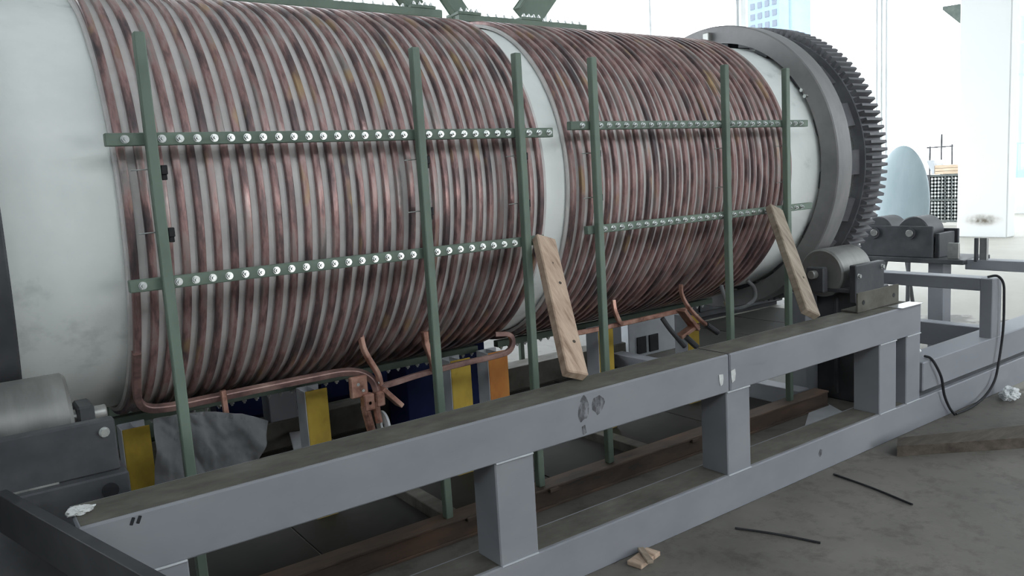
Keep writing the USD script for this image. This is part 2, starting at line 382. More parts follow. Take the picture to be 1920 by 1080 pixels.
NWIN = 0
window_wall('back', 'x', HX0, HX1, HY1, 0.3, 0.9, 8.3, 5, .10)
window_wall('right', 'y', HY0, HY1, HX1, 0.3, 0.9, 8.3, 3, .10)
window_wall('front', 'x', HX0, HX1, HY0, -0.3, 5.6, 8.3, 6, 0.8, 'dark_wall', (3.0, 7.5, 2.5))
window_wall('left', 'y', HY0, HY1, HX0, -0.3, 6.6, 8.0, 4, 1.0, 'dark_wall')

# free-standing white pillar at the right, with a green-grey bracket high on it
pl = thing('pillar', 'white square pillar with a sooty smudge near its foot', 'pillar', (17.6, 5.0, 0), kind='structure')
obj('shaft', bx(17.1, 17.45, 4.53, 5.49, 0, HZ, 0.02), 'pillar', pl, smooth=False)
obj('bracket', hull(np.array([(x, y, z) for x in (17.15, 17.35) for y, z in ((5.47, 4.70), (5.47, 4.28), (5.86, 4.72), (5.86, 4.66))])), 'greygreen', pl, smooth=False)

# outside
obj('yard', bx(-60, 120, -60, 120, -0.5, -0.25, 0), 'yard', label='grey concrete yard outside the windows', kind='structure', smooth=False)
tw = thing('tower_block', 'narrow blue tower block seen through the window above the riding ring', 'building', (40, 27.2, -0.25))
obj('wall', bx(40, 43, 26.0, 28.2, -0.25, 12.6, 0.02), 'tower', tw, smooth=False)
for zi in range(9):
    for yi in range(4):
        y = 26.18 + yi * 0.5
        z = 7.2 + zi * 0.6
        obj('window', bx(39.94, 40.0, y, y + .28, z, z + .34, 0.01), 'tower_glass', tw, smooth=False)

bt = thing('tower_block', 'pale blue building seen right of the white pillar', 'building', (46, 14, -0.25))
obj('wall', bx(45, 49, 10.5, 15.6, -0.25, 8.4, 0.02), 'tower_pale', bt, smooth=False)
for zi in range(6):
    for yi in range(5):
        y, z = 10.8 + yi * .95, 3.2 + zi * .85
        obj('window', bx(44.94, 45.0, y, y + .55, z, z + .5, 0.01), 'tower', bt, smooth=False)

# ================================================================== rotary drum
YC, ZC = 1.817, 1.691
drum = thing('rotary_drum', 'long horizontal rotary drum wrapped in white insulation with steel riding rings and a ring gear', 'drum', (2.7, YC, 0))
def rr_profile(x0, x1, r0, r1, b):
    return [(x0, r0), (x1, r0), (x1, r1 - b), (x1 - b, r1), (x0 + b, r1), (x0, r1 - b)]
def wavy(m, amp, sc):
    v = m.vertices
    d = v - [0, YC, ZC]
    d[:, 0] = 0
    n = d / np.maximum(np.linalg.norm(d, axis=1, keepdims=True), 1e-9)
    m.vertices = v + n * ((meshkit.fbm(v * sc, 3, 4) - .5) * amp)[:, None]
    return m
# jacket as a fine tube so that its skin can be a little uneven
jp = [(x, 0.953) for x in np.linspace(-0.1, 5.75, 60)] + [(5.75, 0.86), (-0.1, 0.86)]
obj('insulation_jacket', wavy(revolve_x(jp, YC, ZC, 160), 0.010, 2.2), 'insulation', drum, smooth=40)
obj('shell_end', revolve_x([(5.74, 0.1), (5.95, 0.1), (5.95, 0.84), (5.93, 0.86), (5.74, 0.86)], YC, ZC, 96), 'dark_steel', drum)
RT = 1.117
obj('riding_ring', revolve_x(rr_profile(-0.03, 0.165, 0.985, RT, 0.008), YC, ZC, 192), 'dark_steel', drum, label='dark steel riding ring at the left edge')
obj('riding_ring', revolve_x(rr_profile(5.089, 5.268, 0.985, RT, 0.008), YC, ZC, 192), 'ring_steel', drum, label='dark steel riding ring at the right end')
# pads between shell and rings
for xr in (0.0675, 5.178):
    for k in range(16):
        a = 2 * PI * (k + .3) / 16
        m = bx(xr - .065, xr + .065, -.06, .06, 0.955, 0.984, .004)
        m.apply_transform(trimesh.transformations.rotation_matrix(a, (1, 0, 0)))
        m.apply_translation((0, YC, ZC))
        obj('ring_pad', m, 'dark_steel', drum, smooth=False)
# small bolted stop and cleat on the right ring's face
obj('ring_stop', bx(5.045, 5.089, YC - 0.04, YC + 0.02, ZC + 1.01, ZC + 1.075, .006), 'bare_steel', drum)
for a in np.radians((148, 151)):
    c = np.array([5.06, YC + 1.0 * math.cos(a), ZC + 1.0 * math.sin(a)])
    obj('ring_bolt', cyl(c, c + [0.03, 0, 0], 0.014, 6), 'zinc', drum)
# ring gear on spring plates
gear = obj('ring_gear', revolve_x(rr_profile(5.50, 5.72, 0.99, 1.080, 0.006), YC, ZC, 192), 'gear_steel', drum, label='toothed ring gear at the drive end')
NT = 126
tp = np.array([(-.0185, 0), (-.0095, .048), (.0095, .048), (.0185, 0)])
for k in range(NT):
    a = 2 * PI * k / NT
    pts = np.array([(x, t, 1.078 + h) for x in (5.505, 5.715) for t, h in tp])
    m = hull(pts)
    m.apply_transform(trimesh.transformations.rotation_matrix(a, (1, 0, 0)))
    m.apply_translation((0, YC, ZC))
    obj('gear_tooth', m, 'gear_steel', gear, smooth=False)
for k in range(18):
    a = 2 * PI * (k + .5) / 18
    pts = np.array([(5.27, -.09, .96), (5.27, .09, .96), (5.50, -.09, 1.03), (5.50, .09, 1.03), (5.50, -.09, .99), (5.50, .09, .99), (5.27, -.09, .93), (5.27, .09, .93)])
    m = hull(pts)
    m.apply_transform(trimesh.transformations.rotation_matrix(a, (1, 0, 0)))
    m.apply_translation((0, YC, ZC))
    obj('spring_plate', m, 'gear_steel', drum, smooth=False)

# ================================================================== induction coils
RC = 1.000
PITCH = 0.0640


def turn_mesh(x):
    w, r0, b = 0.0150, 0.980, 0.005
    prof = [(x - w, r0), (x + w, r0), (x + w, RC - b), (x + w - b * .35, RC - b * .35), (x + w - b, RC), (x - w + b, RC), (x - w + b * .35, RC - b * .35), (x - w, RC - b)]
    m = revolve_x(prof, YC, ZC, 112)
    v = m.vertices
    v[:, 0] += (meshkit.noise(np.c_[v[:, 1] * 1.6, v[:, 2] * 1.6, np.full(len(v), x * 37.0)], 3) - .5) * 0.008
    return m


coils = []
for ci, (x0, n, lab) in enumerate(((0.580, 32, 'left-hand induction coil of 32 mottled copper turns, nearer the camera'), (2.790, 31, 'right-hand induction coil of mottled copper turns, next to the big riding ring'))):
    x1 = x0 + (n - 1) * PITCH
    c = thing('induction_coil', lab, 'coil', ((x0 + x1) / 2, YC, 0.66))
    coils.append(c)
    obj('insulation_sleeve', revolve_x([(x0 - .03, .960), (x1 + .05, .960), (x1 + .05, .972), (x1 + .045, .979), (x0 - .025, .979), (x0 - .03, .972)], YC, ZC, 128), 'sleeve', c)
    for k in range(n):
        obj('copper_turn', turn_mesh(x0 + k * PITCH), 'copper', c, smooth=35)

# copper bus of the left coil
c = coils[0]
Yb = 1.19
def qt(pts, w, d=None, n=6):
    return tube(smooth_path(pts, n), w, square=True, wd=(w, d or w))
obj('bus_bar', qt([(.577, 1.02, 1.10), (.578, 1.10, .98), (.585, 1.17, .87), (.62, Yb, .822), (.70, Yb, .806), (.85, Yb, .806), (1.1, Yb, .808), (1.35, Yb, .808), (1.52, Yb, .806), (1.61, Yb - .02, .79), (1.66, Yb - .05, .75), (1.68, Yb - .06, .68)], .0165, .0175), 'copper_bright', c)
obj('bus_bar', qt([(1.70, 1.17, .70), (1.78, 1.17, .70), (1.95, 1.17, .715), (2.2, 1.17, .725), (2.45, 1.17, .728), (2.535, 1.17, .742), (2.565, 1.17, .79), (2.54, 1.17, .835), (2.47, 1.20, .845)], .0145, .0145), 'copper_bright', c)
obj('riser', qt([(1.615, 1.13, .985), (1.62, 1.12, .92), (1.645, 1.12, .86), (1.685, 1.12, .78), (1.70, 1.13, .72)], .013), 'copper_new', c)
obj('riser', qt([(1.97, 1.12, .95), (1.975, 1.12, .88), (2.0, 1.12, .80), (2.02, 1.14, .73)], .016), 'copper_new', c)
obj('riser', qt([(.935, 1.16, .84), (.937, 1.16, .76), (.94, 1.16, .70)], .012), 'copper_new', c)
obj('terminal_plate', bx(1.535, 1.628, 1.12, 1.15, .675, .785, .006), 'copper_new', c)
obj('terminal_plate', bar((1.70, 1.13, .70), (1.80, 1.13, .59), .025, .075, (0, 1, 0)), 'copper_new', c)
obj('clamp_block', bx(1.59, 1.648, 1.095, 1.15, .605, .69, .006), 'copper_new', c)
obj('clamp_block', bx(1.655, 1.705, 1.095, 1.15, .615, .69, .006), 'copper_new', c)
obj('hose_tail', tube(smooth_path([(1.60, 1.12, .63), (1.61, 1.12, .57), (1.625, 1.12, .49)]), .022, 10), 'copper_new', c)
obj('hose_tail', tube(smooth_path([(1.66, 1.12, .64), (1.665, 1.12, .58), (1.67, 1.12, .53)]), .019, 10), 'copper_new', c)
for p in ((1.575, 1.118, .745), (1.60, 1.118, .71), (1.62, 1.095, .645), (1.725, 1.115, .69), (1.69, 1.115, .735)):
    obj('terminal_bolt', cyl(p, np.array(p) + [0, .01, 0], .009, 6), 'zinc', c)
obj('hose_disc', revolve_x([(1.70, .02), (1.712, .02), (1.712, .075), (1.70, .075)], 1.15, .50, 24), 'clear', c)
obj('hose_elbow', tube(smooth_path([(.94, 1.15, .71), (.945, 1.12, .66), (.955, 1.12, .60), (.95, 1.12, .55)]), .016, 10), 'copper_new', c)
obj('hose_nut', cyl((.952, 1.12, .60), (.955, 1.12, .57), .021, 6), 'zinc', c)
# copper bus of the right coil
c = coils[1]
obj('bus_bar', qt([(2.93, 1.14, .80), (2.96, 1.15, .778), (3.04, 1.16, .765), (3.2, 1.17, .760), (3.5, 1.17, .762), (3.9, 1.17, .768), (4.02, 1.17, .768)], .0145), 'copper_new', c)
obj('riser', qt([(3.905, 1.10, .96), (3.91, 1.10, .89), (3.96, 1.09, .80), (4.06, 1.08, .70), (4.15, 1.07, .63)], .012), 'copper_new', c)
obj('riser', qt([(3.33, 1.14, .93), (3.33, 1.13, .87), (3.36, 1.13, .80), (3.40, 1.15, .77)], .013), 'copper_new', c)
obj('riser', tube(smooth_path([(3.76, 1.14, .75), (3.80, 1.12, .68), (3.86, 1.10, .60), (3.91, 1.09, .54)]), .016, 10), 'dark_steel', c)
obj('terminal_plate', bar((3.92, 1.12, .785), (4.06, 1.12, .63), .025, .075, (0, 1, 0)), 'copper_new', c)
obj('terminal_plate', bar((3.90, 1.13, .60), (4.08, 1.13, .66), .025, .065, (0, 1, 0)), 'copper_new', c)
obj('hose_tail', cyl((3.93, 1.09, .60), (4.02, 1.08, .52), .020, 10), 'dark_steel', c)
obj('hose_tail', cyl((4.11, 1.07, .66), (4.21, 1.06, .59), .020, 10), 'dark_steel', c)
obj('hose_loop', tube(smooth_path([(4.33, 1.12, .90), (4.34, 1.10, .82), (4.38, 1.10, .75), (4.45, 1.10, .715), (4.60, 1.12, .715), (4.72, 1.14, .75), (4.76, 1.17, .82), (4.72, 1.20, .88)]), .015, 10), 'bag', c)
obj('hose_nut', cyl((4.355, 1.10, .79), (4.375, 1.10, .76), .022, 6), 'zinc', c)

# ------------------------------------------------------------------ clamp bars with a bolt on every turn
def bolt_mesh(p, n):
    """Washer, hex nut and stud end standing on a bar face at p with outward normal n."""
    p, n = np.array(p, float), np.array(n, float)
    return cat(cyl(p, p + n * .003, .0155, 14), cyl(p + n * .003, p + n * .013, .0125, 6), cyl(p + n * .013, p + n * .022, .006, 8))


def clamp_bar(label, ci, x0, x1, y, z, depth, h, normal, ang=0.0, group=None):
    t = thing('clamp_bar', label, 'clamp bar', ((x0 + x1) / 2, y, z), group=group)
    n = np.array(normal, float)
    ax = np.array([1.0, 0, 0])
    u = np.cross(n, ax)
    c0 = np.array([x0, y, z])
    obj('bar', bar(c0, c0 + ax * (x1 - x0), h, depth, n, .003), 'green', t)
    s0, cnt = ((0.580, 32), (2.790, 31))[ci]
    for k in range(cnt):
        xx = s0 + k * PITCH
        if x0 + .012 < xx < x1 - .012 and (min(abs(xx - q) for q in PX) > .033 if n[1] else n[2] < 0 or min(abs(xx - q) for q in (2.50, 2.83, 3.32)) > .10):
            obj('bolt', bolt_mesh(c0 + ax * (xx - x0) + n * (depth / 2), n), 'zinc', t)
    return t


FY = 0.757
PX = (.663, 1.800, 2.365, 2.857, 3.919, 4.520)
clamp_bar('green clamp bar with a row of nuts across the upper part of the left coil', 0, 0.515, 2.595, FY, 1.937, .036, .047, (0, -1, 0))
clamp_bar('green clamp bar with a row of nuts across the lower part of the left coil', 0, 0.535, 2.50, FY, 1.395, .036, .047, (0, -1, 0))
clamp_bar('green clamp bar with a row of nuts across the upper part of the right coil', 1, 2.715, 4.80, FY, 1.970, .036, .044, (0, -1, 0))
clamp_bar('green clamp bar with a row of nuts across the lower part of the right coil', 1, 2.80, 4.84, FY, 1.415, .036, .044, (0, -1, 0))
clamp_bar('green clamp bar along the very top of the left coil', 0, 0.515, 2.63, YC, 2.737, .047, .05, (0, 0, 1))
clamp_bar('green clamp bar along the very top of the right coil', 1, 2.75, 3.80, YC, 2.725, .040, .05, (0, 0, 1))
clamp_bar('green clamp bar under the left coil with nuts pointing down', 0, 0.515, 2.60, 1.62, .684, .04, .05, (0, 0, -1))
clamp_bar('green clamp bar under the right coil with nuts pointing down', 1, 2.75, 4.80, 1.62, .684, .04, .05, (0, 0, -1))

# ------------------------------------------------------------------ green support posts
def make_post(label, x, group=None):
    t = thing('support_post', label, 'post', (x, .714, .112), group=group)
    w = .0195
    obj('upright', cat(bx(x - w, x + w, .694, .734, .112, 2.317, .004)), 'green', t)
    for z in (1.825, 1.590):
        obj('clamp_pin', cyl((x - .075, .741, z - .002), (x + .03, .741, z + .002), .0028, 6), 'zinc', t)
        obj('clamp_nut', cat(bx(x + .026, x + .050, .724, .760, z - .022, z + .014, .003), bx(x + .029, x + .047, .729, .750, z - .042, z - .022, .002)), 'black', t, label='small black clip block')
    return t


PX = (.663, 1.800, 2.365, 2.857, 3.919, 4.520)
PL = ('green steel post nearest the camera, in front of the left coil',
      'second green post from the left, two thirds along the left coil',
      'green post at the right end of the left coil, left of the longer timber prop',
      'green post at the left end of the right coil',
      'green post two thirds along the right coil',
      'green post furthest right, before the riding ring')
p0 = make_post(PL[0], PX[0], 'green posts in front of the coils')
for k in range(1, 6):
    copy_of(p0, (PX[k], .714, .112), PL[k])
for k in range(6):
    copy_of(p0, (PX[k] + .02, 2.99, .112), ('leftmost', 'second', 'third', 'fourth', 'fifth', 'rightmost')[k] + ' of the green posts behind the drum, counted from the left', 'green posts behind the drum')

# ------------------------------------------------------------------ lifting braces on the coil tops
def brace(label, p0, p1, w):
    t = thing('top_brace', label, 'brace', p0)
    obj('flat_plate', bar(p0, p1, w, .012, (0.0, 1, 0), .002), 'green', t)
    d = np.array(p1) - p0
    d /= np.linalg.norm(d)
    s = np.cross(d, (0, 1, 0))
    e0, e1 = np.array(p0) + s * (w / 2 - .01), np.array(p1) + s * (w / 2 - .01)
    obj('flange', bar(e0 + [0, -.03, 0], e1 + [0, -.03, 0], .012, .06, (0, 1, 0), .002), 'green', t)
    f0 = np.array(p0)
    obj('foot_plate', bx(f0[0] - .085, f0[0] + .085, f0[1] - .10, f0[1] + .05, f0[2] - .012, f0[2] + .006, .002), 'green', t)
    for dx in (-.06, -.02, .02, .06):
        obj('foot_bolt', bolt_mesh((f0[0] + dx, f0[1] - .085, f0[2] + .006), (0, 0, 1)), 'zinc', t)
    return t
brace('green diagonal brace plate on top of the left coil, leaning left', (2.50, 1.89, 2.7725), (1.90, 1.89, 3.5), .15)
brace('green diagonal brace plate at the gap between the coils, leaning left', (2.83, 1.89, 2.757), (2.25, 1.89, 3.5), .14)
brace('broad green brace plate on top of the right coil, leaning right', (3.32, 1.89, 2.757), (4.0, 1.89, 3.5), .22)

# ================================================================== base frame
fr = thing('base_frame', 'long grey-blue painted steel base frame under the drum', 'frame', (2.6, 0, 0))
TB0, TB1, LB = 0.615, 0.803, 0.190
BD = .215
obj('top_beam', bx(.20, 3.022, 0, BD, TB0, TB1, .006), 'frame', fr)
obj('top_beam', bx(3.030, 4.858, 0, BD, TB0, TB1, .006), 'frame', fr)
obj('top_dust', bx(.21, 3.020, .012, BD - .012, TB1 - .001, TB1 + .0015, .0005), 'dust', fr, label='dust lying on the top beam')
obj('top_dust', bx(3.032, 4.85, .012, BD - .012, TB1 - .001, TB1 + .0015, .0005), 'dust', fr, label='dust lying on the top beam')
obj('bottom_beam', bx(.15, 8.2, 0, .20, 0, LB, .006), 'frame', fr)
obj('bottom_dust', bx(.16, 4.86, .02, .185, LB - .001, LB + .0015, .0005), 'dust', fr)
for a, b in ((.30, .48), (1.622, 1.811), (3.002, 3.182), (4.389, 4.577), (4.692, 4.860)):
    obj('front_post', bx(a, b, .004, .17, LB - .003, TB0 + .003, .005), 'frame', fr)
    obj('weld_seam', bx(a + .003, b - .003, -.003, .006, TB0 - .004, TB0 + .003, .002), 'pale', fr)
    obj('weld_seam', bx(a + .003, b - .003, -.002, .006, LB - .003, LB + .003, .002), 'pale', fr)
# rear half
obj('rear_top_beam', bx(.20, 4.858, 2.69, 2.89, TB0, TB1, .006), 'frame', fr)
obj('rear_bottom_beam', bx(.15, 4.9, 2.69, 2.89, 0, LB, .006), 'dust', fr)  # grey-blue painted beam; the darker material stands in for its shade
for a, b in ((.30, .48), (1.622, 1.811), (3.002, 3.182), (4.70, 4.858)):
    obj('rear_post', bx(a, b, 2.70, 2.86, LB - .003, TB0 + .003, .005), 'frame', fr)
# cross members
for x in (.52, 1.90, 3.28):
    obj('cross_member', bx(x - .045, x + .045, .785, 2.70, 0.0, .062, .004), 'dust', fr)  # darker and duller than the frame paint
obj('cross_member', bx(4.72, 4.85, .785, 2.70, 0.0, .12, .004), 'frame', fr)
obj('inner_post', bx(4.93, 5.075, .86, 1.0, 0.0, .78, .005), 'frame', fr)
# end angle at the lower left (dark, unpainted)
obj('end_angle', cat(bar((.030, .335, .797), (.375, -.95, .797), .012, .125, (0, 0, 1), .002), bar((.041, .335, .8575), (.386, -.95, .8575), .034, .010, (0, 0, 1), .002)), 'black_steel', fr, label='dark steel angle across the left end')
# marks on the front beam: grease smears, filler at the splice
def blot(pts, y=-.0012, seed=0):
    from shapely.geometry import Polygon
    p = Polygon(pts).buffer(.004).buffer(-.002)
    m = trimesh.creation.extrude_polygon(p, .0016, engine='earcut')
    v = m.vertices.copy()
    m.vertices = np.c_[v[:, 0], y + v[:, 2] * 1.0, v[:, 1]]
    m.fix_normals()
    return m
def smear(cx, cz, rx, rz, k):
    return blot([(cx + rx * (0.75 + .5 * rng.random()) * math.cos(a), cz + rz * (0.75 + .5 * rng.random()) * math.sin(a)) for a in np.linspace(0, 2 * PI, 14, endpoint=False)])
obj('grease_smear', smear(2.082, .735, .026, .052, 0), 'grime', fr, label='black grease smear')
obj('grease_smear', smear(2.165, .742, .034, .040, 0), 'grime', fr, label='black grease smear')
for q in ([(2.945, .715), (2.972, .712), (2.974, .69), (2.968, .665), (2.955, .66), (2.948, .68)], [(3.035, .717), (3.062, .722), (3.066, .70), (3.06, .668), (3.042, .66), (3.036, .69)]):
    obj('filler_patch', blot(q, -.003), 'putty', fr, label='pale filler patch')
obj('drip_mark', blot([(2.07, .66), (2.085, .665), (2.09, .632), (2.075, .628)]), 'grime', fr)
obj('drip_mark', blot([(3.775, .13), (3.79, .125), (3.785, .10), (3.772, .09), (3.762, .108)]), 'grime', fr)
for x in (.338, .356):
    obj('scratch', blot([(x + .004, .792), (x + .009, .790), (x + .001, .772), (x - .004, .774)]), 'black', fr)

# floor rails
for nm, y, lab in (('floor_rail', .66, 'rusty brown channel rail on the floor that the front green posts stand on'), ('floor_rail', 2.93, 'rusty channel rail on the floor behind the drum')):
    t = thing(nm, lab, 'rail', (2.6, y, 0))
    obj('channel', cat(bx(.10, 4.90, y, y + .115, .098, .112, .003), bx(.10, 4.90, y + .010, y + .022, 0.012, .10, .002), bx(.10, 4.90, y, y + .115, 0.0, .012, .002)), 'rust', t)
    for x in (1.9, 2.41, 3.5):
        obj('rail_cleat', bx(x - .03, x + .03, y - .012, y + .012, .085, .106, .003), 'rust', t)

# yellow / orange support columns
def column(name, label, x, mat_, w, y=1.38, top=.695):
    t = thing(name, label, 'column', (x, y, .0))
    obj('front_flange', bx(x - w / 2, x + w / 2, y, y + .010, 0.0, top, .002), mat_, t)
    obj('web', bx(x - .005, x + .005, y + .010, y + .12, 0.0, top, .001), 'pale', t)
    obj('rear_flange', bx(x - w / 2, x + w / 2, y + .12, y + .13, 0.0, top, .002), 'pale', t)
    obj('side_plate', bx(x - w / 2 - .004, x - w / 2 + .004, y + .004, y + .125, 0.0, top, .001), 'pale', t)
    return t
column('support_column', 'yellow painted steel column at the left, beside the crumpled grey sheet', .595, 'yellow', .115)
column('support_column', 'yellow painted steel column under the copper bus of the left coil', 1.455, 'yellow', .118)
column('support_column', 'yellow painted steel column right of the second green post', 2.335, 'yellow', .135)
column('support_column', 'orange painted steel column under the bent bus end', 2.60, 'orange', .14)
column('support_column', 'narrow yellow column behind the green post at the start of the right coil', 3.475, 'yellow', .13)
column('support_column', 'dull yellow column beneath the copper terminals of the right coil', 4.33, 'yellow', .12, top=.66)

# ================================================================== roller stations
def roller_station(label, xc, yr, zr, x0, x1, cheek_y, cheek_x0, cheek_x1, zt, mat_cheek, cheek_z=.822):
    t = thing('roller_station', label, 'roller station', (xc, yr, 0))
    rl = obj('roller', revolve_x([(x0, .03), (x1, .03), (x1, .158), (x1 - .012, .17), (x0 + .012, .17), (x0, .158)], yr, zr, 64), 'roller_steel', t)
    obj('shaft', cyl((x0 - .12, yr, zr), (x1 + .12, yr, zr), .03, 20, .004), 'bare_steel', t)
    sg = 1 if cheek_y < yr else -1
    ch = obj('cheek_plate', bx(cheek_x0, cheek_x1, cheek_y, cheek_y + .05, cheek_z, zt, .006), mat_cheek, t)
    for xx, zz in ((cheek_x0 + .03, zt - .075), (cheek_x1 - .035, zt - .04)):
        obj('bolt', cat(cyl((xx, cheek_y + .01, zz), (xx, cheek_y - .004, zz), .017, 16), cyl((xx, cheek_y - .004, zz), (xx, cheek_y - .018, zz), .014, 6)), 'zinc', t)
    for xx in (x0 - .075, x1 + .02):
        obj('bearing_block', bx(xx, xx + .055, yr - .07, yr + .07, .80, zr + .05, .008), 'dark_steel', t)
    obj('cradle', bx(cheek_x0, min(cheek_x1, x1 - .03), *sorted((cheek_y + (.05 if sg > 0 else 0), yr + .30 * sg)), .80, .826, .004), 'dark_steel', t)
    return t


rs = roller_station('steel support roller in a dark cradle at the left edge of the picture', .07, .745, .945, -.22, .285, .40, -.30, .382, 1.0, 'dark_steel')
obj('pedestal', bx(-.30, .40, .36, .58, .0, .822, .006), 'dark_steel', rs)
obj('pedestal', bx(-.30, .22, .58, 1.05, .0, .80, .006), 'dark_steel', rs)
obj('bolt_hole', cat(cyl((.338, .356, .772), (.338, .361, .772), .026, 20)), 'black', rs)
obj('edge_strip', bx(-.28, .20, .394, .404, .822, .828, .001), 'bare_steel', rs)
rs = roller_station('steel support roller in a dark cradle under the big riding ring', 5.18, .777, .928, 4.99, 5.36, .508, 4.985, 5.345, .995, 'dark_steel', .735)
obj('pedestal', bx(5.085, 5.50, .56, 1.10, .0, .80, .006), 'dark_steel', rs)
obj('pedestal_rib', bx(5.06, 5.086, .70, .72, .05, .75, .002), 'dark_steel', rs)
rs = roller_station('steel support roller behind the drum on a pale pedestal with two black panels for shaded openings', 5.18, 2.857, .928, 4.99, 5.36, 3.06, 4.985, 5.345, .995, 'dark_steel')
obj('pedestal', bx(5.0, 5.75, 2.76, 3.11, .0, .80, .006), 'pale', rs, label='pale painted pedestal')
for xa in (5.10, 5.26):
    obj('opening_shade', bx(xa, xa + .12, 2.75, 2.762, .03, .19, .003), 'black', rs)  # black panels colour in the shadow between pale beams
# bolted angle bracket on the end of the front beam
t = thing('angle_bracket', 'dirty steel angle bracket with two bolt holes on the end of the frame', 'bracket', (4.55, .12, .803))
obj('upright_leg', bx(4.32, 4.78, .10, .112, .806, .925, .003), 'dust', t)
obj('foot_leg', bx(4.32, 4.78, .112, .21, .806, .818, .003), 'dust', t)
for x in (4.38, 4.72):
    obj('bolt_hole', cyl((x, .0985, .862), (x, .101, .862), .014, 16), 'black', t)
obj('metal_offcut', bx(4.60, 4.84, -.02, .07, .8045, .8085, .001), 'foil', label='thin shiny metal strip on the frame end', category='scrap')

# far roller station of a second machine, with its stand
fs = thing('roller_bench', 'dark two-roller bench on a grey stand beyond the ring gear', 'roller bench', (7.1, 1.2, 0))
obj('face_plate', bx(6.985, 7.01, .985, 1.66, .815, 1.095, .006), 'dark_steel', fs)
obj('back_plate', bx(7.33, 7.355, .93, 1.66, .815, 1.05, .006), 'dark_steel', fs)
for y in (1.515, 1.185):
    r_ = obj('roller', revolve_x([(7.03, .02), (7.31, .02), (7.31, .135), (7.30, .145), (7.04, .145), (7.03, .135)], y, 1.03, 48), 'dark_steel', fs)
    obj('shaft_end', cyl((7.36, y, 1.03), (6.965, y, 1.03), .034, 20, .005), 'bare_steel', fs)
    obj('shaft_collar', revolve_x([(6.972, .036), (6.99, .036), (6.99, .052), (6.972, .052)], y, 1.03, 24), 'dark_steel', fs)
obj('end_block', bx(7.02, 7.30, .945, .985, .815, 1.03, .006), 'dark_steel', fs)
obj('bench_plate', bx(6.93, 7.42, .70, 1.72, .775, .815, .004), 'dark_steel', fs)
obj('stop_plate', bx(6.985, 7.01, .765, .86, .815, .955, .004), 'bare_steel', fs)
obj('stop_plate', bx(6.99, 7.02, .62, .645, .80, 1.00, .003), 'dark_steel', fs)
obj('stop_plate', bx(7.02, 7.05, .555, .615, .80, 1.00, .003), 'bare_steel', fs)
obj('stand_column', bx(7.0, 7.15, .90, 1.03, 0.0, .775, .005), 'frame', fs)
obj('stand_column', bx(7.0, 7.15, 1.50, 1.63, 0.0, .775, .005), 'frame', fs)
obj('long_arm', bx(7.0, 7.14, -1.6, .72, .73, .815, .005), 'frame', fs)
obj('arm_leg', bx(7.0, 7.14, -1.6, -1.47, 0, .73, .005), 'frame', fs)

# drive-end frame, right
df = thing('drive_frame', 'grey-blue steel portal frame at the drive end with a black cable over it', 'frame', (6.4, .1, 0))
obj('side_beam', bx(4.89, 8.2, 0, .20, .228, .415, .006), 'frame', df)
obj('portal_column', bx(5.83, 5.972, .002, .085, .41, .834, .005), 'frame', df)
obj('portal_beam', bx(5.83, 5.972, .085, 1.25, .745, .834, .005), 'frame', df)
obj('portal_column', bx(5.83, 5.972, 1.17, 1.25, .0, .745, .005), 'frame', df)
obj('cross_beam', bx(6.18, 6.30, .20, 1.30, .23, .41, .005), 'frame', df)
obj('packing_strip', bx(4.9, 8.1, .03, .17, .188, .230, .002), 'dark_steel', df)

# ================================================================== loose things
def prop(label, a, b, w, d, mt, knots):
    t = thing('timber_prop', label, 'timber', a)
    a, b = np.array(a, float), np.array(b, float)
    m = bar(a, b, w, d, (0, -1, .45), .006)
    for _ in range(3):
        m = m.subdivide() if len(m.faces) < 4000 else m
    v = m.vertices
    m.vertices = v + (meshkit.fbm(v * 14, 3, 5)[:, None] - .5) * .012 * np.array([1, 1, .2])
    obj('plank', m, mt, t, smooth=35)
    for s, o in knots:
        tdir = (b - a) / np.linalg.norm(b - a)
        sx = np.array([1.0, 0, 0])
        nn = np.cross(sx, tdir)
        nn *= np.sign(-nn[1])
        q = a + (b - a) * s + sx * o + nn * (d / 2 - .002)
        obj('knot', cyl(q, q + nn * .004, .008, 10), 'wood_dark', t)
    return t
prop('longer pale timber prop leaning against the lower clamp bar of the left coil', (2.172, .150, .836), (2.465, .700, 1.40), .115, .052, 'wood', ((.2, .02), (.36, -.015), (.62, .02), (.78, 0)))
prop('weathered timber prop leaning against the right coil beside the last green post', (3.925, .150, .850), (4.345, .690, 1.425), .115, .05, 'wood_grey', ((.3, .02), (.6, -.02)))

# crumpled grey sheet under the left end
def sheet():
    out = np.array([(.615, .80), (.74, .795), (.86, .785), (.98, .745), (1.085, .69), (1.06, .60), (1.0, .50), (.93, .38), (.80, .22), (.60, .22), (.585, .50)])
    from shapely.geometry import Polygon
    p = Polygon(out)
    m = trimesh.creation.extrude_polygon(p, .006, engine='earcut')
    for _ in range(5):
        m = m.subdivide()
    v = m.vertices
    n = meshkit.fbm(np.c_[v[:, 0] * 7, v[:, 1] * 4, v[:, 0] * 0], 4, 2) - .5
    r = np.abs(meshkit.fbm(np.c_[v[:, 0] * 5 + v[:, 1] * 3, v[:, 1] * 2, v[:, 0] * 0], 3, 9) - .5)
    y = 1.06 + v[:, 2] + n * .12 - r * .14 + (.8 - v[:, 1]) * -.10
    m.vertices = np.c_[v[:, 0], y, v[:, 1]]
    m.fix_normals()
    return m
obj('plastic_sheet', sheet(), 'bag', label='crumpled grey plastic sheet hanging behind the nearest green post', category='plastic sheet', smooth=50)

